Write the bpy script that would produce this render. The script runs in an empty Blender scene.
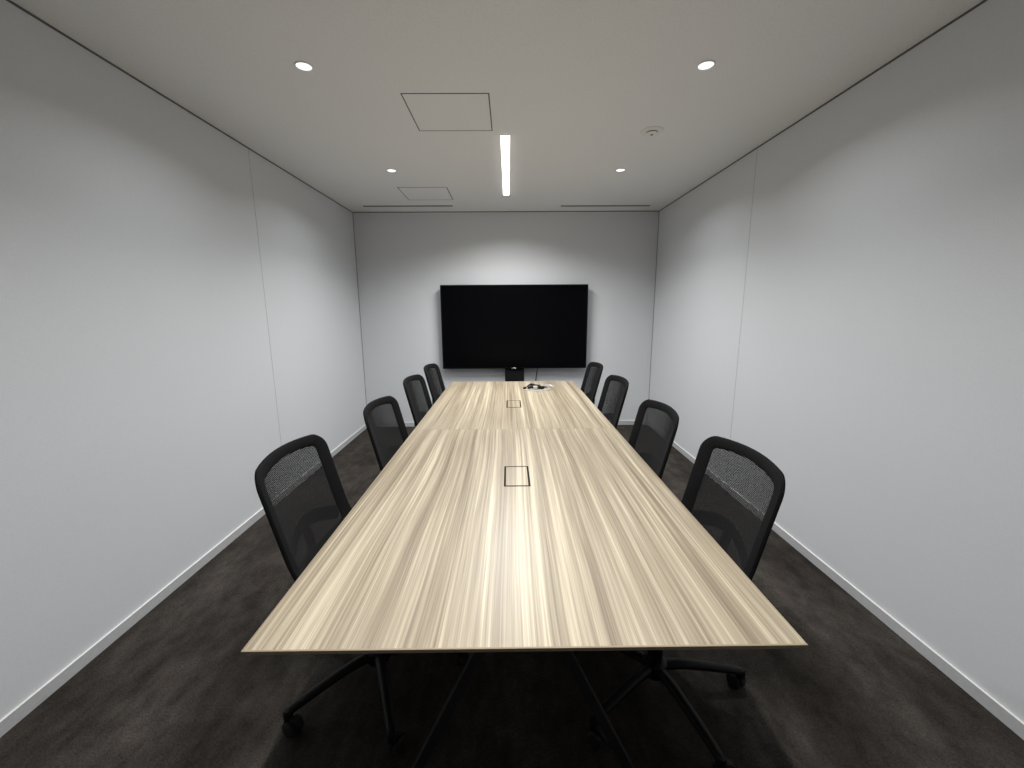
import bpy, bmesh, math, random
from mathutils import Vector, Matrix

S = bpy.context.scene
C = S.collection
PI = math.pi

# ------------------------------------------------------------------ camera
F_PX, PITCH, YAW, ROLL = 412.0, math.radians(10.3943), math.radians(0.4134), math.radians(-0.3472)
CAM_H = 1.4245
cam_data = bpy.data.cameras.new('camera')
cam = bpy.data.objects.new('camera', cam_data)
C.objects.link(cam)
cam_data.sensor_fit = 'HORIZONTAL'
cam_data.sensor_width = 36.0
cam_data.lens = F_PX / 1024.0 * 36.0
cam_data.clip_start = 0.02
_r0 = Vector((math.cos(YAW), -math.sin(YAW), 0))
_f0 = Vector((math.sin(YAW), math.cos(YAW), 0))
_f = _f0 * math.cos(PITCH) + Vector((0, 0, -math.sin(PITCH)))
_u0 = _f0 * math.sin(PITCH) + Vector((0, 0, math.cos(PITCH)))
_r = _r0 * math.cos(ROLL) + _u0 * math.sin(ROLL)
_u = _u0 * math.cos(ROLL) - _r0 * math.sin(ROLL)
_m = Matrix((_r, _u, -_f)).transposed().to_4x4()
_m.translation = Vector((0, 0, CAM_H))
cam.matrix_world = _m
S.camera = cam

# ------------------------------------------------------------------ world and exposure
W = bpy.data.worlds.new('world')
S.world = W
W.use_nodes = True
W.node_tree.nodes['Background'].inputs[0].default_value = (0, 0, 0, 1)
W.node_tree.nodes['Background'].inputs[1].default_value = 0.0
S.view_settings.view_transform = 'Standard'
S.view_settings.look = 'None'
S.view_settings.gamma = 1.0
S.view_settings.use_curve_mapping = False
S.view_settings.exposure = 0.12
DOWNLIGHT_W = 4.6          # power of each ceiling downlight
DOWNLIGHT_SPREAD = 146.0
LINE_W = 40.0              # power of each linear light
LINE_SPREAD = 142.0

# room
XL, XR, YB, YF, HC = -1.745, 1.7125, 4.915, -0.75, 2.5
TL, TR, TN, TF, TH, TSEAM = -0.5684, 0.6307, 0.755, 3.984, 0.72, 2.36
TCX = (TL + TR) / 2


# ------------------------------------------------------------------ material helpers
def new_mat(name, col=(0.5, 0.5, 0.5), rough=0.5, metal=0.0, spec=0.5):
    m = bpy.data.materials.new(name)
    m.use_nodes = True
    b = m.node_tree.nodes['Principled BSDF']
    b.inputs['Base Color'].default_value = (*col, 1)
    b.inputs['Roughness'].default_value = rough
    b.inputs['Metallic'].default_value = metal
    b.inputs['Specular IOR Level'].default_value = spec
    return m


def nd(m, typ, **kw):
    n = m.node_tree.nodes.new(typ)
    for k, v in kw.items():
        setattr(n, k, v)
    return n


def lk(m, a, b):
    m.node_tree.links.new(a, b)


def bsdf(m):
    return m.node_tree.nodes['Principled BSDF']


def noise(m, scale=(1, 1, 1), detail=3, rough=0.5, vec=None, nscale=1.0, dist=0.0):
    mp = nd(m, 'ShaderNodeMapping')
    mp.inputs['Scale'].default_value = scale
    if vec is None:
        tc = nd(m, 'ShaderNodeTexCoord')
        vec = tc.outputs['Object']
    lk(m, vec, mp.inputs['Vector'])
    n = nd(m, 'ShaderNodeTexNoise')
    n.inputs['Scale'].default_value = nscale
    n.inputs['Detail'].default_value = detail
    n.inputs['Roughness'].default_value = rough
    n.inputs['Distortion'].default_value = dist
    lk(m, mp.outputs['Vector'], n.inputs['Vector'])
    return n.outputs['Fac']


def ramp(m, fac, stops):
    r = nd(m, 'ShaderNodeValToRGB')
    el = r.color_ramp.elements
    while len(el) < len(stops):
        el.new(0.5)
    for e, (p, c) in zip(el, stops):
        e.position = p
        e.color = (*c, 1)
    lk(m, fac, r.inputs['Fac'])
    return r.outputs['Color']


def mth(m, op, a, b=None):
    n = nd(m, 'ShaderNodeMath', operation=op)
    for i, v in enumerate((a, b)):
        if v is None:
            continue
        if isinstance(v, (int, float)):
            n.inputs[i].default_value = v
        else:
            lk(m, v, n.inputs[i])
    return n.outputs[0]


def mixc(m, fac, a, b, mode='MIX'):
    n = nd(m, 'ShaderNodeMix', data_type='RGBA', blend_type=mode)
    if isinstance(fac, (int, float)):
        n.inputs[0].default_value = fac
    else:
        lk(m, fac, n.inputs[0])
    for i, v in ((6, a), (7, b)):
        if isinstance(v, tuple):
            n.inputs[i].default_value = (*v, 1)
        else:
            lk(m, v, n.inputs[i])
    return n.outputs[2]


def bump(m, h, strength=0.2, dist=0.002):
    b = nd(m, 'ShaderNodeBump')
    b.inputs['Strength'].default_value = strength
    b.inputs['Distance'].default_value = dist
    lk(m, h, b.inputs['Height'])
    lk(m, b.outputs['Normal'], bsdf(m).inputs['Normal'])


# ------------------------------------------------------------------ materials
M = {}
m = M['wall'] = new_mat('wall_vinyl', rough=0.75, spec=0.25)
n1 = noise(m, (260, 260, 260), 2)
lk(m, ramp(m, n1, [(0.3, (0.66, 0.678, 0.70)), (0.7, (0.71, 0.728, 0.75))]), bsdf(m).inputs['Base Color'])
bump(m, n1, 0.25, 0.001)

m = M['ceiling'] = new_mat('ceiling_board', rough=0.9, spec=0.15)
n1 = noise(m, (90, 90, 90), 4, 0.6)
lk(m, ramp(m, n1, [(0.3, (0.83, 0.832, 0.83)), (0.7, (0.89, 0.892, 0.89))]), bsdf(m).inputs['Base Color'])
bump(m, n1, 0.25, 0.002)

m = M['carpet'] = new_mat('carpet', rough=1.0, spec=0.05)
a = noise(m, (2.6, 1.1, 1), 5, 0.6, dist=0.4)
b_ = noise(m, (15, 8, 1), 6, 0.7)
c_ = noise(m, (200, 130, 1), 3, 0.65)
base = ramp(m, a, [(0.30, (0.029, 0.0255, 0.0225)), (0.5, (0.051, 0.045, 0.040)), (0.72, (0.078, 0.070, 0.063))])
base = mixc(m, 0.75, base, ramp(m, b_, [(0.3, (0.42, 0.41, 0.40)), (0.7, (1.4, 1.38, 1.36))]), 'MULTIPLY')
base = mixc(m, 0.85, base, ramp(m, c_, [(0.25, (0.45, 0.45, 0.45)), (0.75, (1.6, 1.6, 1.6))]), 'MULTIPLY')
lk(m, base, bsdf(m).inputs['Base Color'])
bump(m, c_, 0.8, 0.006)


def wood():
    m = new_mat('ash_laminate', rough=0.37, spec=0.5)
    tc = nd(m, 'ShaderNodeTexCoord')
    sep = nd(m, 'ShaderNodeSeparateXYZ')
    lk(m, tc.outputs['Object'], sep.inputs[0])
    far = mth(m, 'GREATER_THAN', sep.outputs['Y'], TSEAM - 2.37)
    warp = nd(m, 'ShaderNodeTexNoise')
    mp = nd(m, 'ShaderNodeMapping')
    mp.inputs['Scale'].default_value = (1.6, 0.75, 1)
    lk(m, tc.outputs['Object'], mp.inputs['Vector'])
    lk(m, mp.outputs['Vector'], warp.inputs['Vector'])
    warp.inputs['Scale'].default_value = 1.0
    warp.inputs['Detail'].default_value = 1.5
    wx = mth(m, 'MULTIPLY', mth(m, 'SUBTRACT', warp.outputs['Fac'], 0.5), 0.055)
    x = mth(m, 'ADD', mth(m, 'ADD', sep.outputs['X'], wx), mth(m, 'MULTIPLY', far, 5.37))
    cb = nd(m, 'ShaderNodeCombineXYZ')
    lk(m, x, cb.inputs['X'])
    lk(m, sep.outputs['Y'], cb.inputs['Y'])
    v = cb.outputs[0]
    broad = noise(m, (24, 0.32, 1), 2.5, 0.6, v)
    mid = noise(m, (110, 0.7, 1), 3, 0.65, v)
    fine = noise(m, (330, 2.5, 1), 3, 0.65, v)
    f = mth(m, 'ADD', mth(m, 'MULTIPLY', broad, 0.5), mth(m, 'MULTIPLY', mid, 0.5))
    col = ramp(m, f, [(0.37, (0.19, 0.153, 0.106)), (0.46, (0.285, 0.235, 0.165)),
                      (0.53, (0.37, 0.315, 0.228)), (0.61, (0.52, 0.453, 0.335))])
    col = mixc(m, 0.5, col, ramp(m, fine, [(0.32, (0.50, 0.49, 0.48)), (0.6, (1.12, 1.12, 1.12))]), 'MULTIPLY')
    lk(m, col, bsdf(m).inputs['Base Color'])
    bump(m, fine, 0.06, 0.0005)
    return m


M['wood'] = wood()
M['edge'] = new_mat('table_edge_band', (0.50, 0.41, 0.29), 0.5)


def speckled(name, col, rough, amount=0.25, scale=400, metal=0.0, spec=0.4):
    m = new_mat(name, col, rough, metal, spec)
    n = noise(m, (scale,) * 3, 2)
    lo = tuple(c * (1 - amount) for c in col)
    hi = tuple(c * (1 + amount) for c in col)
    lk(m, ramp(m, n, [(0.3, lo), (0.7, hi)]), bsdf(m).inputs['Base Color'])
    return m


M['fabric'] = speckled('black_knit_fabric', (0.0068, 0.0068, 0.0073), 0.9, 0.4, 500, spec=0.12)
M['seat_fabric'] = speckled('black_seat_fabric', (0.012, 0.012, 0.013), 0.95, 0.4, 500, spec=0.2)
M['plastic'] = speckled('black_plastic', (0.0065, 0.0065, 0.007), 0.5, 0.15, 300, spec=0.25)
M['rubber'] = speckled('caster_tread', (0.012, 0.012, 0.012), 0.65, 0.2, 300)
M['leg_metal'] = speckled('charcoal_powder_coat', (0.020, 0.020, 0.0215), 0.5, 0.15, 500, spec=0.25)
M['white'] = speckled('white_plastic', (0.84, 0.83, 0.81), 0.5, 0.03, 200)
M['chrome'] = speckled('satin_metal', (0.6, 0.6, 0.62), 0.3, 0.05, 200, metal=1.0)
M['dark'] = speckled('dark_gap', (0.014, 0.013, 0.012), 0.9, 0.15, 200, spec=0.1)
M['joint'] = speckled('shadow_joint_grey', (0.13, 0.125, 0.12), 0.8, 0.1, 200)
M['front_wall'] = speckled('bounce_cut_grey', (0.10, 0.10, 0.105), 0.6, 0.1, 120)  # for the unseen end wall, set dark to cut bounced light
M['seam'] = speckled('joint_grey', (0.40, 0.405, 0.415), 0.8, 0.05, 200)
M['corner'] = speckled('corner_joint_grey', (0.24, 0.24, 0.243), 0.8, 0.05, 200)
M['baseboard'] = speckled('baseboard_vinyl', (0.52, 0.53, 0.54), 0.5, 0.04, 60)
M['line_frame'] = speckled('hatch_frame_grey', (0.075, 0.07, 0.065), 0.6, 0.1, 100)
M['screen'] = speckled('screen_glass', (0.0022, 0.0022, 0.0028), 0.25, 0.05, 20, spec=0.06)
M['bezel'] = speckled('black_bezel', (0.003, 0.003, 0.0034), 0.35, 0.1, 100, spec=0.15)
M['black_cable'] = speckled('black_cable_jacket', (0.02, 0.02, 0.022), 0.45, 0.2, 200)
M['white_cable'] = speckled('pale_cable_jacket', (0.50, 0.49, 0.47), 0.5, 0.05, 200)
M['grey_plug'] = speckled('grey_plug', (0.30, 0.30, 0.32), 0.35, 0.1, 200)

m = M['emit_line'] = new_mat('line_diffuser', (0.9, 0.9, 0.9), 0.5)
n1 = noise(m, (5, 5, 5), 0)
lk(m, ramp(m, n1, [(0.0, (1.0, 0.965, 0.92)), (1.0, (1.0, 0.965, 0.92))]), bsdf(m).inputs['Emission Color'])
bsdf(m).inputs['Emission Strength'].default_value = 4.0
m = M['emit_down'] = new_mat('downlight_lens', (0.9, 0.9, 0.9), 0.4)
bsdf(m).inputs['Emission Color'].default_value = (0.92, 0.97, 1.0, 1)
n1 = noise(m, (90, 90, 90), 1)
bsdf(m).inputs['Emission Strength'].default_value = 2.0
lk(m, mth(m, 'ADD', mth(m, 'MULTIPLY', n1, 3.0), 0.2), bsdf(m).inputs['Emission Strength'])


M['mesh'] = speckled('black_mesh_yarn', (0.006, 0.006, 0.0065), 0.8, 0.3, 600, spec=0.2)


# ------------------------------------------------------------------ mesh helpers
def link_mesh(name, bm, mat, parent=None, smooth=False, loc=None):
    me = bpy.data.meshes.new(name)
    bmesh.ops.recalc_face_normals(bm, faces=bm.faces[:])
    if smooth:
        for f in bm.faces:
            f.smooth = True
        for e in bm.edges:
            if len(e.link_faces) == 2 and e.calc_face_angle(0) > math.radians(40):
                e.smooth = False
    bm.to_mesh(me)
    bm.free()
    me.materials.append(M[mat])
    o = bpy.data.objects.new(name, me)
    C.objects.link(o)
    if parent:
        o.parent = parent
    if loc:
        o.location = loc
    return o


def box(bm, x0, x1, y0, y1, z0, z1, bevel=0.0, seg=2):
    r = bmesh.ops.create_cube(bm, size=1)
    vs = r['verts']
    for v in vs:
        v.co = Vector((x0 + (v.co.x + .5) * (x1 - x0), y0 + (v.co.y + .5) * (y1 - y0), z0 + (v.co.z + .5) * (z1 - z0)))
    if bevel:
        es = list({e for v in vs for e in v.link_edges})
        bmesh.ops.bevel(bm, geom=es, offset=bevel, segments=seg, profile=0.5, affect='EDGES')


def lathe(bm, prof, n=32, origin=(0, 0, 0), axis='Z', close=True):
    """profile of (radius, height) pairs spun about an axis"""
    rings = []
    for r, h in prof:
        ring = []
        for i in range(n):
            t = 2 * PI * i / n
            p = (r * math.cos(t), r * math.sin(t), h)
            if axis == 'Y':
                p = (p[0], p[2], p[1])
            elif axis == 'X':
                p = (p[2], p[0], p[1])
            ring.append(bm.verts.new(Vector(p) + Vector(origin)))
        rings.append(ring)
    for a, b in zip(rings, rings[1:]):
        for i in range(n):
            bm.faces.new((a[i], a[(i + 1) % n], b[(i + 1) % n], b[i]))
    if close:
        bm.faces.new(rings[0])
        bm.faces.new(rings[-1][::-1])


def sweep(bm, path, radii, n=12, up=Vector((0, 0, 1)), cyclic=False, flat=(1.0, 1.0)):
    """tube along a path; radii one number or one per point; flat scales the section (side, up)"""
    pts = [Vector(p) for p in path]
    k = len(pts)
    if isinstance(radii, (int, float)):
        radii = [radii] * k
    rings = []
    for i, p in enumerate(pts):
        if cyclic:
            d = pts[(i + 1) % k] - pts[i - 1]
        else:
            d = pts[min(i + 1, k - 1)] - pts[max(i - 1, 0)]
        d.normalize()
        side = d.cross(up)
        if side.length < 1e-4:
            side = d.cross(Vector((1, 0, 0)))
        side.normalize()
        u = side.cross(d)
        ring = []
        for j in range(n):
            t = 2 * PI * j / n
            ring.append(bm.verts.new(p + side * math.cos(t) * radii[i] * flat[0] + u * math.sin(t) * radii[i] * flat[1]))
        rings.append(ring)
    for i in range(k if cyclic else k - 1):
        a, b = rings[i], rings[(i + 1) % k]
        for j in range(n):
            bm.faces.new((a[j], a[(j + 1) % n], b[(j + 1) % n], b[j]))
    if not cyclic:
        bm.faces.new(rings[0])
        bm.faces.new(rings[-1][::-1])


def bar(bm, a, b, w, h, up=Vector((0, 0, 1))):
    """rectangular bar from a to b"""
    a, b = Vector(a), Vector(b)
    d = (b - a).normalized()
    side = d.cross(up).normalized()
    u = side.cross(d)
    vs = []
    for p in (a, b):
        for sx, sy in ((-1, -1), (1, -1), (1, 1), (-1, 1)):
            vs.append(bm.verts.new(p + side * sx * w / 2 + u * sy * h / 2))
    for f in ((0, 1, 2, 3), (7, 6, 5, 4), (0, 4, 5, 1), (1, 5, 6, 2), (2, 6, 7, 3), (3, 7, 4, 0)):
        bm.faces.new([vs[i] for i in f])


def smooth_path(pts, per=8):
    """Catmull-Rom through points"""
    P = [Vector(p) for p in pts]
    out = []
    for i in range(len(P) - 1):
        p0, p1, p2, p3 = P[max(i - 1, 0)], P[i], P[i + 1], P[min(i + 2, len(P) - 1)]
        for k in range(per):
            t = k / per
            out.append(0.5 * ((2 * p1) + (p2 - p0) * t + (2 * p0 - 5 * p1 + 4 * p2 - p3) * t * t
                              + (-p0 + 3 * p1 - 3 * p2 + p3) * t ** 3))
    out.append(P[-1])
    return out


def thing(name, label, cat, loc=(0, 0, 0), rz=0.0, group=None):
    o = bpy.data.objects.new(name, None)
    C.objects.link(o)
    o.location = loc
    o.rotation_euler = (0, 0, rz)
    o.empty_display_size = 0.1
    tag(o, label, cat, group)
    return o


def tag(o, label, cat, group=None):
    o['label'] = label
    o['category'] = cat
    if group:
        o['group'] = group
    return o


def struct(name, bm, mat, label, cat, parent=None, smooth=False):
    o = link_mesh(name, bm, mat, parent, smooth)
    o['kind'] = 'structure'
    o['label'] = label
    o['category'] = cat
    return o


def dup(root, loc, rz, label):
    r = root.copy()
    C.objects.link(r)
    r.location = loc
    r.rotation_euler = (0, 0, rz)
    r['label'] = label
    for ch in list(root.children):
        c = ch.copy()
        C.objects.link(c)
        c.parent = r
        for g in list(ch.children):
            d = g.copy()
            C.objects.link(d)
            d.parent = c
    return r


# ------------------------------------------------------------------ room shell
T = 0.12
bm = bmesh.new(); box(bm, XL - T, XR + T, YF - T, YB + T, -T, 0)
struct('floor', bm, 'carpet', 'dark brown mottled carpet covering the whole floor', 'floor')
bm = bmesh.new(); box(bm, XL - T, XR + T, YF - T, YB + T, HC, HC + T)
struct('ceiling', bm, 'ceiling', 'pale warm grey textured ceiling with flush lights', 'ceiling')
bm = bmesh.new(); box(bm, XL - T, XL, YF - T, YB + T, 0, HC)
struct('wall_left', bm, 'wall', 'pale grey side wall on the side of the ceiling hatches', 'wall')
bm = bmesh.new(); box(bm, XR, XR + T, YF - T, YB + T, 0, HC)
struct('wall_right', bm, 'wall', 'pale grey side wall on the side of the smoke detector', 'wall')
bm = bmesh.new(); box(bm, XL, XR, YB, YB + T, 0, HC)
struct('wall_back', bm, 'wall', 'pale grey end wall behind the television', 'wall')
bm = bmesh.new(); box(bm, XL, XR, YF - T, YF, 0, HC)
struct('wall_front', bm, 'front_wall', 'dark grey end wall facing the television', 'wall')

BBH, BBT = 0.054, 0.009
for nm, args, lab in (
        ('baseboard_left', (XL, XL + BBT, YF, YB - BBT), 'grey baseboard along the wall under the ceiling hatch side'),
        ('baseboard_right', (XR - BBT, XR, YF, YB - BBT), 'grey baseboard along the wall on the smoke detector side'),
        ('baseboard_back', (XL, XR, YB - BBT, YB), 'grey baseboard along the wall behind the television')):
    bm = bmesh.new(); box(bm, *args, 0.0, BBH, 0.0015, 1)
    bb = struct(nm, bm, 'baseboard', lab, 'baseboard')
    bb.data.materials.append(M['white'])                # top face painted pale for the light its ledge catches
    for p in bb.data.polygons:
        if p.center.z > BBH - 0.002:
            p.material_index = 1

# dark shadow joints under the ceiling, in the corners, and the panel seams
G = 0.008
ti = 0
for args, mat, lab in (
        ((XL, XL + 0.003, YF, YB - 0.003, HC - G, HC), 'joint', 'thin dark shadow joint above the wall on the hatch side'),
        ((XR - 0.003, XR, YF, YB - 0.003, HC - G, HC), 'joint', 'thin dark shadow joint above the wall on the detector side'),
        ((XL, XR, YB - 0.003, YB, HC - G, HC), 'joint', 'thin dark shadow joint above the wall behind the television'),
        ((XL, XL + 0.006, YB - 0.002, YB, BBH, HC - G), 'corner', 'dark vertical corner joint on the hatch side'),
        ((XR - 0.006, XR, YB - 0.002, YB, BBH, HC - G), 'corner', 'dark vertical corner joint on the detector side'),
        ((XL, XL + 0.001, 3.027, 3.0295, BBH, HC - G), 'seam', 'fine vertical panel seam in the wall on the hatch side'),
        ((XR - 0.001, XR, 3.049, 3.0515, BBH, HC - G), 'seam', 'fine vertical panel seam in the wall on the detector side')):
    ti += 1
    bm = bmesh.new(); box(bm, *args)
    struct('trim_%d' % ti, bm, mat, lab, 'trim')

# ------------------------------------------------------------------ conference table
table = thing('conference_table', 'long conference table with pale striped wood top on dark slanted legs', 'table', (TCX, 2.37, 0))


def top_bm(y0, y1, near_open, far_open):
    """slab whose underside is chamfered inward on the outer edges"""
    bm = bmesh.new()
    x0, x1 = TL - TCX, TR - TCX
    y0, y1 = y0 - 2.37, y1 - 2.37
    ins = 0.035
    a0 = ins if near_open else 0
    a1 = ins if far_open else 0
    c, e = 0.002, 0.0075
    lv = [[(x0 + c, y0 + (c if near_open else 0)), (x1 - c, y0 + (c if near_open else 0)),
           (x1 - c, y1 - (c if far_open else 0)), (x0 + c, y1 - (c if far_open else 0))],
          [(x0, y0), (x1, y0), (x1, y1), (x0, y1)],
          [(x0, y0), (x1, y0), (x1, y1), (x0, y1)],
          [(x0 + e, y0 + (e if near_open else 0)), (x1 - e, y0 + (e if near_open else 0)),
           (x1 - e, y1 - (e if far_open else 0)), (x0 + e, y1 - (e if far_open else 0))],
          [(x0 + ins, y0 + a0), (x1 - ins, y0 + a0), (x1 - ins, y1 - a1), (x0 + ins, y1 - a1)]]
    zs = [TH, TH - c, TH - 0.003, TH - 0.017, TH - 0.028]
    rings = [[bm.verts.new((x, y, z)) for x, y in l] for l, z in zip(lv, zs)]
    for a, b in zip(rings, rings[1:]):
        for i in range(4):
            bm.faces.new((a[i], a[(i + 1) % 4], b[(i + 1) % 4], b[i]))
    bm.faces.new(rings[0])
    bm.faces.new(rings[-1][::-1])
    return bm


def frame_bm(x0, x1, y0, y1, w, z0, z1):
    bm = bmesh.new()
    box(bm, x0, x1, y0, y0 + w, z0, z1)
    box(bm, x0, x1, y1 - w, y1, z0, z1)
    box(bm, x0, x0 + w, y0 + w, y1 - w, z0, z1)
    box(bm, x1 - w, x1, y0 + w, y1 - w, z0, z1)
    return bm


for (y0, y1, no, fo, sx0, sx1, sy0, sy1) in ((TN, TSEAM - 0.0007, True, False, -0.024, 0.084, 1.556, 1.770),
                                             (TSEAM + 0.0007, TF, False, True, -0.020, 0.088, 2.898, 3.128)):
    tp = link_mesh('tabletop', top_bm(y0, y1, no, fo), 'wood', table)
    tp.data.materials.append(M['edge'])
    for p in tp.data.polygons:
        if p.center.z < TH - 0.0005:
            p.material_index = 1
    fr = link_mesh('cable_lid_frame', frame_bm(sx0 - TCX, sx1 - TCX, sy0 - 2.37, sy1 - 2.37, 0.008, TH - 0.004, TH + 0.0008), 'dark', tp)
    fr['label'] = 'thin dark frame around the cable lid'
    bm = bmesh.new()
    box(bm, sx0 + 0.008 - TCX, sx1 - 0.008 - TCX, sy0 + 0.008 - 2.37, sy1 - 0.008 - 2.37, TH - 0.004, TH + 0.0006)
    link_mesh('cable_lid', bm, 'wood', tp)
# inverted V legs and the beams under the top
ZU = TH - 0.028
for y in (0.985, 2.24, 2.48, 3.755):
    yy = y - 2.37
    for s in (-1, 1):
        bm = bmesh.new()
        bar(bm, (s * 0.028, yy, ZU - 0.006), (s * 0.352, yy, 0.012), 0.026, 0.026, up=Vector((0, 1, 0)).cross(Vector((s * 0.324, 0, -0.68))).normalized())
        lg = link_mesh('leg', bm, 'leg_metal', table)
        bm = bmesh.new()
        lathe(bm, [(0.020, 0.0), (0.022, 0.004), (0.022, 0.010), (0.008, 0.014)], 20, (s * 0.352, yy, 0))
        link_mesh('foot_pad', bm, 'plastic', lg, True)
    bm = bmesh.new()
    box(bm, -0.34, 0.34, yy - 0.025, yy + 0.025, ZU - 0.012, ZU, 0.002, 1)
    link_mesh('cross_rail', bm, 'leg_metal', table)
for s in (-1, 1):
    bm = bmesh.new()
    box(bm, s * 0.30 - 0.02, s * 0.30 + 0.02, 0.96 - 2.37, 3.78 - 2.37, ZU - 0.044, ZU - 0.012, 0.002, 1)
    link_mesh('side_rail', bm, 'leg_metal', table)

# ------------------------------------------------------------------ chairs
BW, ZT, LEAN, CUP, ARCH, RC = 0.468, 0.946, 0.245, 0.041, 0.016, 0.058
XB, ZB = -0.245, 0.50


def back_pt(s, z, off=0.0):
    x = XB - math.tan(LEAN) * (z - 0.75) + CUP * (2 * s / BW) ** 2
    if z < 0.66:
        x += 1.1 * (0.66 - z) ** 2
    return Vector((x + off, s, z))


def back_outline(inset):
    """closed outline (s, z) of the backrest, inset from the rim"""
    h = BW / 2 - inset
    zt = ZT - inset * 0.68
    rc = max(RC - inset * 0.75, 0.020)
    zb = ZB + inset * 1.3
    rb = 0.05 if inset < 0.01 else 0.03
    a = ARCH
    pts = []
    N = 14
    for i in range(N):                                  # left side upwards
        pts.append((-h, zb + rb + (zt - a - rc - zb - rb) * i / N))
    def top(s):
        return zt - a * (s / h) ** 2
    for i in range(9):
        t = i / 9 * PI / 2
        s = -h + rc * (1 - math.cos(t))
        pts.append((s, top(s) - rc + rc * math.sin(t)))
    for i in range(13):
        s = -h + rc + (2 * h - 2 * rc) * i / 12
        pts.append((s, top(s)))
    for i in range(8, -1, -1):
        t = i / 9 * PI / 2
        s = h - rc * (1 - math.cos(t))
        pts.append((s, top(s) - rc + rc * math.sin(t)))
    for i in range(N - 1, -1, -1):
        pts.append((h, zb + rb + (zt - a - rc - zb - rb) * i / N))
    for i in range(1, 7):
        t = i / 6 * PI / 2
        pts.append((h - rb * (1 - math.cos(t)), zb + rb - rb * math.sin(t)))
    for i in range(1, 12):
        pts.append((h - rb - (2 * h - 2 * rb) * i / 12, zb))
    for i in range(6, 0, -1):
        t = i / 6 * PI / 2
        pts.append((-h + rb * (1 - math.cos(t)), zb + rb - rb * math.sin(t)))
    return pts


def chair_back_frame():
    bm = bmesh.new()
    A, B = back_outline(0.0), back_outline(0.056)
    n = 12
    rings = []
    for (s0, z0), (s1, z1) in zip(A, B):
        ring = []
        for j in range(n):
            t = 2 * PI * j / n
            k = 0.5 - 0.5 * math.cos(t)                 # 0 at the rim, 1 inside
            th = 0.012 * math.copysign(abs(math.sin(t)) ** 0.6, math.sin(t)) * (1.0 - 0.6 * k)
            ring.append(bm.verts.new(back_pt(s0 + (s1 - s0) * k, z0 + (z1 - z0) * k, th)))
        rings.append(ring)
    K = len(rings)
    for i in range(K):
        a, b = rings[i], rings[(i + 1) % K]
        for j in range(n):
            bm.faces.new((a[j], a[(j + 1) % n], b[(j + 1) % n], b[j]))
    return bm


def chair_mesh_panel():
    """woven see-through net: thick weft yarns across, thin warp yarns upwards"""
    bm = bmesh.new()
    B = back_outline(0.048)
    K = len(B)

    def cuts(axis, val):
        out = []
        for i in range(K):
            a, b = B[i], B[(i + 1) % K]
            if (a[axis] - val) * (b[axis] - val) < 0:
                t = (val - a[axis]) / (b[axis] - a[axis])
                out.append(a[1 - axis] + t * (b[1 - axis] - a[1 - axis]))
        return (min(out), max(out)) if len(out) > 1 else None

    def yarn(pts, hw, axis):
        rings = []
        for s, z in pts:
            ring = []
            for ds, do in ((1, 0), (0, 1), (-1, 0), (0, -1)):
                if axis == 's':
                    ring.append(bm.verts.new(back_pt(s + ds * hw, z, do * hw)))
                else:
                    ring.append(bm.verts.new(back_pt(s, z + ds * hw, do * hw)))
            rings.append(ring)
        for a, b in zip(rings, rings[1:]):
            for j in range(4):
                bm.faces.new((a[j], a[(j + 1) % 4], b[(j + 1) % 4], b[j]))

    z = ZB + 0.06
    while z < ZT - 0.03:
        c = cuts(1, z)
        if c:
            n = 14
            yarn([(c[0] + (c[1] - c[0]) * k / n, z) for k in range(n + 1)], 0.0017, 'z')
        z += 0.0050
    s = -BW / 2 + 0.052
    while s < BW / 2 - 0.05:
        c = cuts(0, s)
        if c:
            n = 14
            yarn([(s, c[0] + (c[1] - c[0]) * k / n) for k in range(n + 1)], 0.00085, 's')
        s += 0.0050
    return bm


def super_ring(cx, w, d, z, p=3.2, n=48, dip=0.0):
    out = []
    for i in range(n):
        t = 2 * PI * i / n
        ct, st = math.cos(t), math.sin(t)
        x = cx + d / 2 * math.copysign(abs(ct) ** (2 / p), ct)
        y = w / 2 * math.copysign(abs(st) ** (2 / p), st)
        out.append((x, y, z - dip * max(0, (x - cx) / (d / 2)) ** 3 - 0.008 * (1 - abs(y) / (w / 2)) * 0.5))
    return out


def stack(bm, rings):
    R = [[bm.verts.new(p) for p in r] for r in rings]
    n = len(R[0])
    for a, b in zip(R, R[1:]):
        for i in range(n):
            bm.faces.new((a[i], a[(i + 1) % n], b[(i + 1) % n], b[i]))
    bm.faces.new(R[0])
    bm.faces.new(R[-1][::-1])


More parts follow.
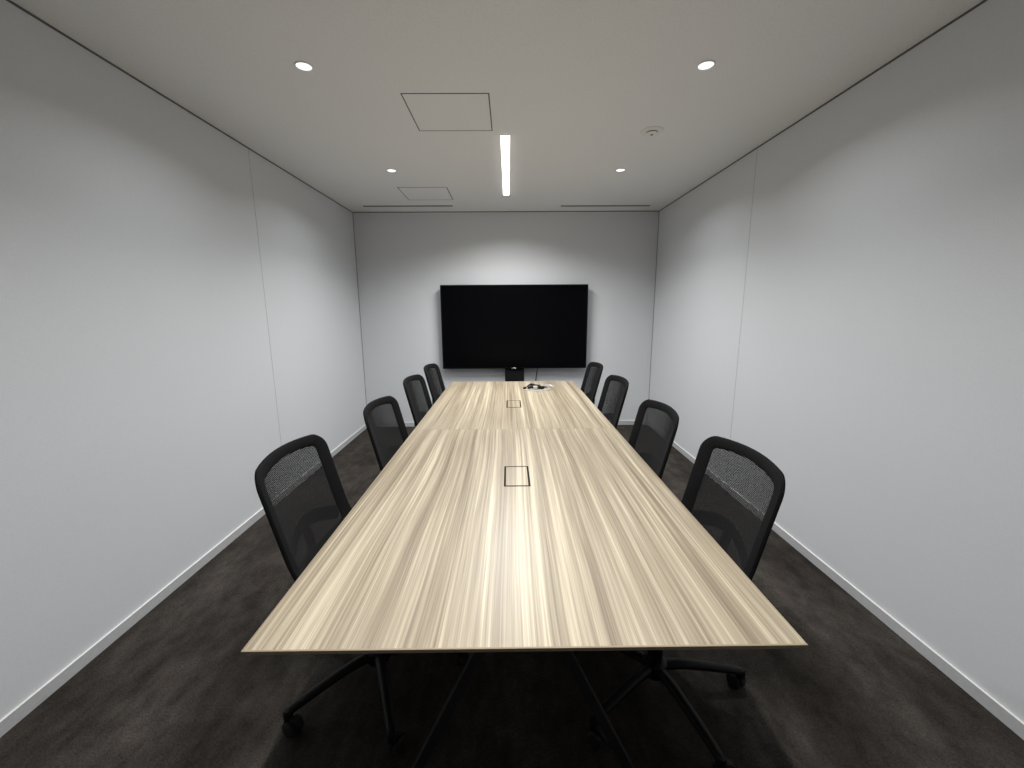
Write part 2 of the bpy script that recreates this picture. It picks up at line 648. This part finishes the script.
def make_chair(label):
    root = thing('office_chair', label, 'chair', group='mesh office chairs around the table')
    fr = link_mesh('back_frame', chair_back_frame(), 'fabric', root, True)
    pn = link_mesh('mesh_panel', chair_mesh_panel(), 'mesh', root, True)
    pn['label'] = 'see-through black mesh panel'
    # seat cushion and shell
    bm = bmesh.new()
    cx = 0.035
    stack(bm, [super_ring(cx, 0.43, 0.42, 0.402, dip=0.02), super_ring(cx, 0.475, 0.465, 0.412, dip=0.022),
               super_ring(cx, 0.485, 0.475, 0.432, dip=0.024), super_ring(cx, 0.475, 0.465, 0.450, dip=0.026),
               super_ring(cx, 0.44, 0.43, 0.460, dip=0.028), super_ring(cx, 0.30, 0.30, 0.463, dip=0.014),
               super_ring(cx, 0.12, 0.12, 0.464, dip=0.004)])
    link_mesh('seat', bm, 'seat_fabric', root, True)
    bm = bmesh.new()
    stack(bm, [super_ring(cx, 0.26, 0.26, 0.372), super_ring(cx, 0.38, 0.37, 0.380, dip=0.012),
               super_ring(cx, 0.44, 0.43, 0.398, dip=0.02), super_ring(cx, 0.43, 0.42, 0.404, dip=0.02)])
    link_mesh('seat_shell', bm, 'plastic', root, True)
    # tilt mechanism with its lever
    bm = bmesh.new()
    box(bm, -0.12, 0.09, -0.07, 0.07, 0.325, 0.376, 0.012, 3)
    mech = link_mesh('tilt_mechanism', bm, 'plastic', root, True)
    bm = bmesh.new()
    sweep(bm, smooth_path([(0.02, -0.06, 0.35), (0.02, -0.15, 0.352), (0.022, -0.20, 0.348), (0.03, -0.235, 0.340)], 5),
          [0.006] * 10 + [0.008, 0.010, 0.012, 0.013, 0.012, 0.008], 10)
    link_mesh('height_lever', bm, 'plastic', mech, True)
    # spine carrying the back
    bm = bmesh.new()
    def sp(z, d):
        v = back_pt(0, z)
        return (v.x - d, 0, z)
    path = smooth_path([(-0.10, 0, 0.345), (-0.19, 0, 0.352), (-0.245, 0, 0.40), (-0.262, 0, 0.47), sp(0.56, 0.030), sp(0.66, 0.024)], 6)
    sweep(bm, path, [0.024 - 0.010 * i / (len(path) - 1) for i in range(len(path))], 12, up=Vector((0, 1, 0)), flat=(0.8, 1.5))
    link_mesh('spine', bm, 'plastic', root, True)
    bm = bmesh.new()
    pts = []
    for i in range(25):
        s = -0.185 + 0.37 * i / 24
        z = 0.60 + 0.055 * math.cos(s / 0.185 * PI / 2)
        v = back_pt(s, z)
        pts.append((v.x - 0.016, s, z))
    sweep(bm, pts, 0.020, 12, up=Vector((1, 0, 0)), flat=(1.35, 0.45))
    link_mesh('lumbar_bar', bm, 'plastic', root, True)
    # gas column
    bm = bmesh.new()
    lathe(bm, [(0.020, 0.10), (0.027, 0.112), (0.027, 0.225), (0.024, 0.232), (0.0145, 0.234), (0.0145, 0.33)], 24)
    link_mesh('gas_column', bm, 'plastic', root, True)
    bm = bmesh.new()
    lathe(bm, [(0.030, 0.070), (0.043, 0.076), (0.047, 0.095), (0.043, 0.122), (0.031, 0.132)], 28)
    link_mesh('hub', bm, 'plastic', root, True)
    return root


def make_leg(root, ang):
    """one spoke of the five star base, its caster as a sub-part"""
    bm = bmesh.new()
    ca, sa = math.cos(ang), math.sin(ang)
    prof = [(0.035, 0.105), (0.10, 0.108), (0.18, 0.100), (0.26, 0.088), (0.318, 0.077), (0.334, 0.072)]
    path = smooth_path([(r * ca, r * sa, z) for r, z in prof], 4)
    k = len(path)
    sweep(bm, path, [0.021 - 0.007 * i / (k - 1) for i in range(k)], 12, flat=(1.0, 0.85))
    lathe(bm, [(0.012, 0.050), (0.016, 0.053), (0.016, 0.080), (0.012, 0.086)], 16, (0.326 * ca, 0.326 * sa, 0))
    leg = link_mesh('leg', bm, 'plastic', root, True)
    bm = bmesh.new()
    random.seed(int(ang * 100))
    cx, cy = 0.326 * ca, 0.326 * sa
    q = ang + PI / 2 + random.uniform(-0.7, 0.7)
    rot = Matrix.Rotation(q, 4, 'Z')
    tb = bmesh.new()
    for s in (-1, 1):
        lathe(tb, [(0.016, s * 0.0065), (0.0255, s * 0.0085), (0.027, s * 0.013), (0.0265, s * 0.021), (0.022, s * 0.0245), (0.010, s * 0.026)],
              24, (0.016, 0, 0.027), axis='Y')
    # hood over the wheels
    hood = []
    for i in range(11):
        t = math.radians(-20 + 200 * i / 10)
        hood.append((0.016 + 0.031 * math.cos(t), 0, 0.027 + 0.031 * math.sin(t)))
    sweep(tb, hood, 0.004, 8, up=Vector((0, 1, 0)), flat=(1.0, 2.6))
    sweep(tb, [(0.016, -0.024, 0.027), (0.016, 0.024, 0.027)], 0.006, 10)
    sweep(tb, [(0.0, 0, 0.048), (0.0, 0, 0.062)], 0.009, 10)
    for v in tb.verts:
        v.co = rot @ v.co + Vector((cx, cy, 0))
    me = bpy.data.meshes.new('tmp')
    tb.to_mesh(me); tb.free()
    bm.from_mesh(me)
    bpy.data.meshes.remove(me)
    link_mesh('caster', bm, 'rubber', leg, True)
    return leg


SIDE_A = 'table side below the ceiling hatches'
SIDE_B = 'table side below the smoke detector'
# (x, y of the back's middle, small turn, side, base angle, label)
seats = [
    (-0.765, 1.403, 0.006, 'A', math.radians(222), 'black mesh office chair farthest from the television, ' + SIDE_A),
    (-0.676, 2.137, -0.045, 'A', math.radians(226), 'third black mesh office chair from the television, ' + SIDE_A),
    (-0.678, 2.921, -0.054, 'A', math.radians(190), 'second black mesh office chair from the television, ' + SIDE_A),
    (-0.668, 3.555, -0.045, 'A', math.radians(230), 'black mesh office chair nearest the television, ' + SIDE_A),
    (0.784, 1.338, 0.036, 'B', math.radians(-1), 'black mesh office chair farthest from the television, ' + SIDE_B),
    (0.740, 1.992, 0.023, 'B', math.radians(20), 'third black mesh office chair from the television, ' + SIDE_B),
    (0.750, 2.834, 0.045, 'B', math.radians(-15), 'second black mesh office chair from the television, ' + SIDE_B),
    (0.752, 3.586, 0.043, 'B', math.radians(30), 'black mesh office chair nearest the television, ' + SIDE_B),
]
proto = make_chair('')
for k in range(5):
    make_leg(proto, k * 2 * PI / 5)
for i, (x, y, turn, side, base, label) in enumerate(seats):
    rz = turn if side == 'A' else PI + turn
    hx, hy = x + math.cos(rz) * 0.245, y + math.sin(rz) * 0.245
    if i == 0:
        o = proto
        o.location = (hx, hy, 0)
        o.rotation_euler = (0, 0, rz)
        o['label'] = label
    else:
        o = dup(proto, (hx, hy, 0), rz, label)
    for ch in o.children:
        if ch.name.startswith('leg'):
            ch.rotation_euler = (0, 0, base - rz)

# ------------------------------------------------------------------ television
tv = thing('television', 'large black flat television on the end wall', 'television', (0.067, YB, 0.73))
TW, TVH, TD = 1.684, 0.960, 0.055
YT = -0.115                                              # front face, relative to the wall
bm = bmesh.new()
box(bm, -TW / 2, TW / 2, YT + 0.004, YT + TD, 0, TVH, 0.006, 2)
link_mesh('body', bm, 'bezel', tv)
bz = link_mesh('bezel', frame_bm(-TW / 2, TW / 2, 0, TVH, 0.013, 0, 0.006), 'bezel', tv)
for v in bz.data.vertices:
    x, z, d = v.co
    v.co = (x, YT + 0.004 - d, z)
bz.data.flip_normals()
bm = bmesh.new()
box(bm, -TW / 2 + 0.013, TW / 2 - 0.013, YT + 0.001, YT + 0.006, 0.013, TVH - 0.013)
sc_ = link_mesh('screen', bm, 'screen', tv)
sc_['label'] = 'black switched-off screen'
bm = bmesh.new()
box(bm, -0.036, 0.018, YT - 0.004, YT + 0.002, -0.006, 0.008, 0.002, 2)
lg = link_mesh('logo_badge', bm, 'chrome', tv)
lg['label'] = 'small silver maker badge'
bm = bmesh.new()
box(bm, -0.35, 0.35, YT + TD, -0.001, 0.28, 0.68, 0.004, 1)
link_mesh('wall_bracket', bm, 'plastic', tv)

eq = thing('equipment_box', 'black box on the end wall just under the television', 'box', (0.066, YB, 0.42))
bm = bmesh.new()
box(bm, -0.113, 0.113, -0.085, -0.001, 0, 0.305, 0.006, 2)
link_mesh('body', bm, 'bezel', eq)
bm = bmesh.new()
box(bm, -0.104, 0.104, -0.090, -0.084, 0.010, 0.295, 0.003, 2)
link_mesh('front_panel', bm, 'plastic', eq)

bm = bmesh.new()
sweep(bm, smooth_path([(0.332, 4.87, 0.745), (0.336, 4.865, 0.70), (0.326, 4.868, 0.62), (0.318, 4.875, 0.53), (0.322, 4.885, 0.36),
                       (0.318, 4.893, 0.15), (0.318, 4.896, 0.012)], 6), 0.0055, 10)
tag(link_mesh('power_cable', bm, 'black_cable', smooth=True), 'thin black cable hanging down from the television', 'cable')

# ------------------------------------------------------------------ cables lying on the far end of the table
random.seed(7)


def plug(bm, p, ang, l=0.045, w=0.022, h=0.012):
    d = Vector((math.cos(ang), math.sin(ang), 0))
    bar(bm, Vector(p), Vector(p) + d * l, w, h)
    bar(bm, Vector(p) + d * l, Vector(p) + d * (l + 0.014), w * 0.7, h * 0.5)


cb = thing('coiled_cable', 'dark coiled cable with plugs lying on the far end of the table', 'cable', (0.235, 3.62, TH))
bm = bmesh.new()
pts = []
for i in range(0, 120):
    k = i / 119
    t = 0.4 + k * 3.3 * 2 * PI
    pts.append((-0.015 + (0.060 + 0.010 * math.sin(1.7 * t)) * math.cos(t) + 0.012 * math.sin(0.9 * t),
                (0.066 + 0.012 * math.cos(0.8 * t)) * math.sin(t) - 0.005, 0.006 + 0.022 * k + 0.004 * math.sin(3.1 * t)))
sweep(bm, pts, 0.0046, 8)
link_mesh('cord', bm, 'black_cable', cb, True)
for p, a_, mt in (((0.040, -0.050, 0.012), 0.9, 'plastic'), ((0.055, 0.020, 0.012), -0.2, 'grey_plug')):
    bm = bmesh.new(); plug(bm, p, a_, 0.042, 0.030, 0.020)
    link_mesh('plug', bm, mt, cb)
bm = bmesh.new(); sweep(bm, smooth_path([(-0.060, 0.02, 0.018), (-0.085, 0.005, 0.008), (-0.092, -0.01, 0.006)], 5), 0.0046, 8)
link_mesh('cord_tail', bm, 'black_cable', cb, True)
bm = bmesh.new(); plug(bm, (-0.092, -0.006, 0.008), -1.9, 0.026, 0.02, 0.014)
link_mesh('plug', bm, 'plastic', cb)
bm = bmesh.new()
box(bm, -0.022, 0.014, -0.082, -0.058, 0.0, 0.034, 0.004, 2)
tie = link_mesh('cable_tie', bm, 'white_cable', cb)
tie['label'] = 'pale tie band'

wc = thing('pale_cable', 'pale cable looped loosely around the dark coil on the table', 'cable', (0.235, 3.62, TH))
bm = bmesh.new()
sweep(bm, smooth_path([(-0.125, -0.06, 0.005), (-0.07, -0.115, 0.005), (0.0, -0.135, 0.005), (0.07, -0.12, 0.005), (0.13, -0.065, 0.005),
                       (0.165, 0.02, 0.005), (0.16, 0.11, 0.005), (0.125, 0.16, 0.005), (0.105, 0.13, 0.005), (0.125, 0.085, 0.005), (0.145, 0.05, 0.005)], 8), 0.0034, 8)
link_mesh('cord', bm, 'white_cable', wc, True)
bm = bmesh.new(); plug(bm, (0.128, 0.055, 0.0105), -1.2, 0.04, 0.022, 0.018)
link_mesh('plug', bm, 'white_cable', wc)

# ------------------------------------------------------------------ ceiling fittings
def downlight(x, y, label):
    t = thing('downlight', label, 'ceiling light', (x, y, HC), 0, 'recessed ceiling downlights')
    bm = bmesh.new()
    lathe(bm, [(0.0325, 0.0), (0.0400, 0.0), (0.0405, -0.002), (0.038, -0.0045), (0.0335, -0.0045), (0.0315, -0.001), (0.0325, 0.0)], 40, close=False)
    link_mesh('trim_ring', bm, 'white', t, True)
    bm = bmesh.new()
    lathe(bm, [(0.0001, -0.0012), (0.0320, -0.0012), (0.0325, -0.0004), (0.0001, -0.0004)], 40, close=False)
    ln = link_mesh('lens', bm, 'emit_down', t, True)
    ln['label'] = 'glowing white lens'
    ld = bpy.data.lights.new('downlight_lamp', 'AREA')
    ld.shape = 'DISK'
    ld.size = 0.055
    ld.energy = DOWNLIGHT_W
    ld.color = (0.93, 0.97, 1.0)
    ld.spread = math.radians(DOWNLIGHT_SPREAD)
    lo = bpy.data.objects.new('lamp', ld)
    C.objects.link(lo)
    lo.parent = t
    lo.location = (0, 0, -0.003)
    return t


downlight(-0.910, 2.083, 'recessed round downlight beside the large ceiling hatch')
downlight(0.899, 2.081, 'recessed round downlight nearer the camera than the smoke detector')
downlight(-0.913, 3.503, 'recessed round downlight beside the small far ceiling hatch')
downlight(0.896, 3.512, 'recessed round downlight between the smoke detector and the end wall')

def linear_light(x, y, label, power=1.0):
    ll = thing('linear_light', label, 'ceiling light', (x, y, HC), 0, 'linear lights over the table')
    LW, LL = 0.056, 1.37
    link_mesh('housing', frame_bm(-LW / 2 - 0.005, LW / 2 + 0.005, -LL / 2 - 0.005, LL / 2 + 0.005, 0.005, -0.004, 0.0), 'white', ll)
    bm = bmesh.new()
    box(bm, -LW / 2, LW / 2, -LL / 2, LL / 2, -0.010, 0.0, 0.003, 2)
    df = link_mesh('diffuser', bm, 'emit_line', ll)
    df['label'] = 'glowing white diffuser'
    ld = bpy.data.lights.new('linear_lamp', 'AREA')
    ld.shape = 'RECTANGLE'
    ld.size = LW - 0.006
    ld.size_y = LL - 0.01
    ld.energy = LINE_W * power
    ld.color = (1.0, 0.99, 0.972)
    ld.spread = math.radians(LINE_SPREAD)
    lo = bpy.data.objects.new('lamp', ld)
    C.objects.link(lo)
    lo.parent = ll
    lo.location = (0, 0, -0.0115)


linear_light(-0.013, 3.52, 'long bright white strip light set in the ceiling above the far half of the table')
linear_light(-0.013, 0.95, 'long bright white strip light above the table end farthest from the television', 0.72)


def hatch(x0, x1, y0, y1, name, label):
    cx, cy = (x0 + x1) / 2, (y0 + y1) / 2
    t = thing(name, label, 'ceiling hatch', (cx, cy, HC))
    w, d = (x1 - x0) / 2, (y1 - y0) / 2
    link_mesh('frame', frame_bm(-w, w, -d, d, 0.006, -0.0015, 0.0), 'line_frame', t)
    bm = bmesh.new()
    box(bm, -w + 0.006, w - 0.006, -d + 0.006, d - 0.006, -0.001, 0.0)
    link_mesh('panel', bm, 'ceiling', t)
    return t


hatch(-0.540, -0.090, 2.322, 2.772, 'ceiling_hatch', 'larger looking square ceiling hatch beside the strip light')
hatch(-0.992, -0.546, 3.963, 4.402, 'ceiling_hatch', 'small looking square ceiling hatch near the end wall')


def vent(x0, x1, y, label):
    t = thing('linear_vent', label, 'air vent', ((x0 + x1) / 2, y, HC), 0, 'slot air vents')
    w = (x1 - x0) / 2
    link_mesh('frame', frame_bm(-w, w, -0.038, 0.038, 0.010, -0.003, 0.0), 'white', t)
    bm = bmesh.new()
    box(bm, -w + 0.010, w - 0.010, -0.028, 0.028, -0.0012, 0.0)
    link_mesh('slot', bm, 'line_frame', t)
    bm = bmesh.new()
    box(bm, -w + 0.010, w - 0.010, -0.003, 0.003, -0.0035, -0.0008)
    link_mesh('blade', bm, 'corner', t)


vent(-1.543, -0.575, 4.645, 'long slot air vent on the same side as the ceiling hatches')
vent(0.558, 1.534, 4.672, 'long slot air vent on the same side as the smoke detector')

sd = thing('smoke_detector', 'round white smoke detector on the ceiling', 'smoke detector', (0.896, 2.785, HC))
bm = bmesh.new()
lathe(bm, [(0.070, 0.0), (0.070, -0.003), (0.066, -0.006), (0.050, -0.008), (0.040, -0.008)], 40)
link_mesh('base', bm, 'white', sd, True)
bm = bmesh.new()
lathe(bm, [(0.034, -0.0075), (0.034, -0.0125)], 32)
link_mesh('sensor_slot', bm, 'dark', sd, True)
bm = bmesh.new()
lathe(bm, [(0.032, -0.0115), (0.036, -0.0125), (0.034, -0.017), (0.026, -0.020), (0.010, -0.021)], 36)
cap = link_mesh('cap', bm, 'white', sd, True)
bm = bmesh.new()
lathe(bm, [(0.007, -0.0205), (0.007, -0.023), (0.004, -0.024)], 20)
link_mesh('sensor_tip', bm, 'dark', cap, True)
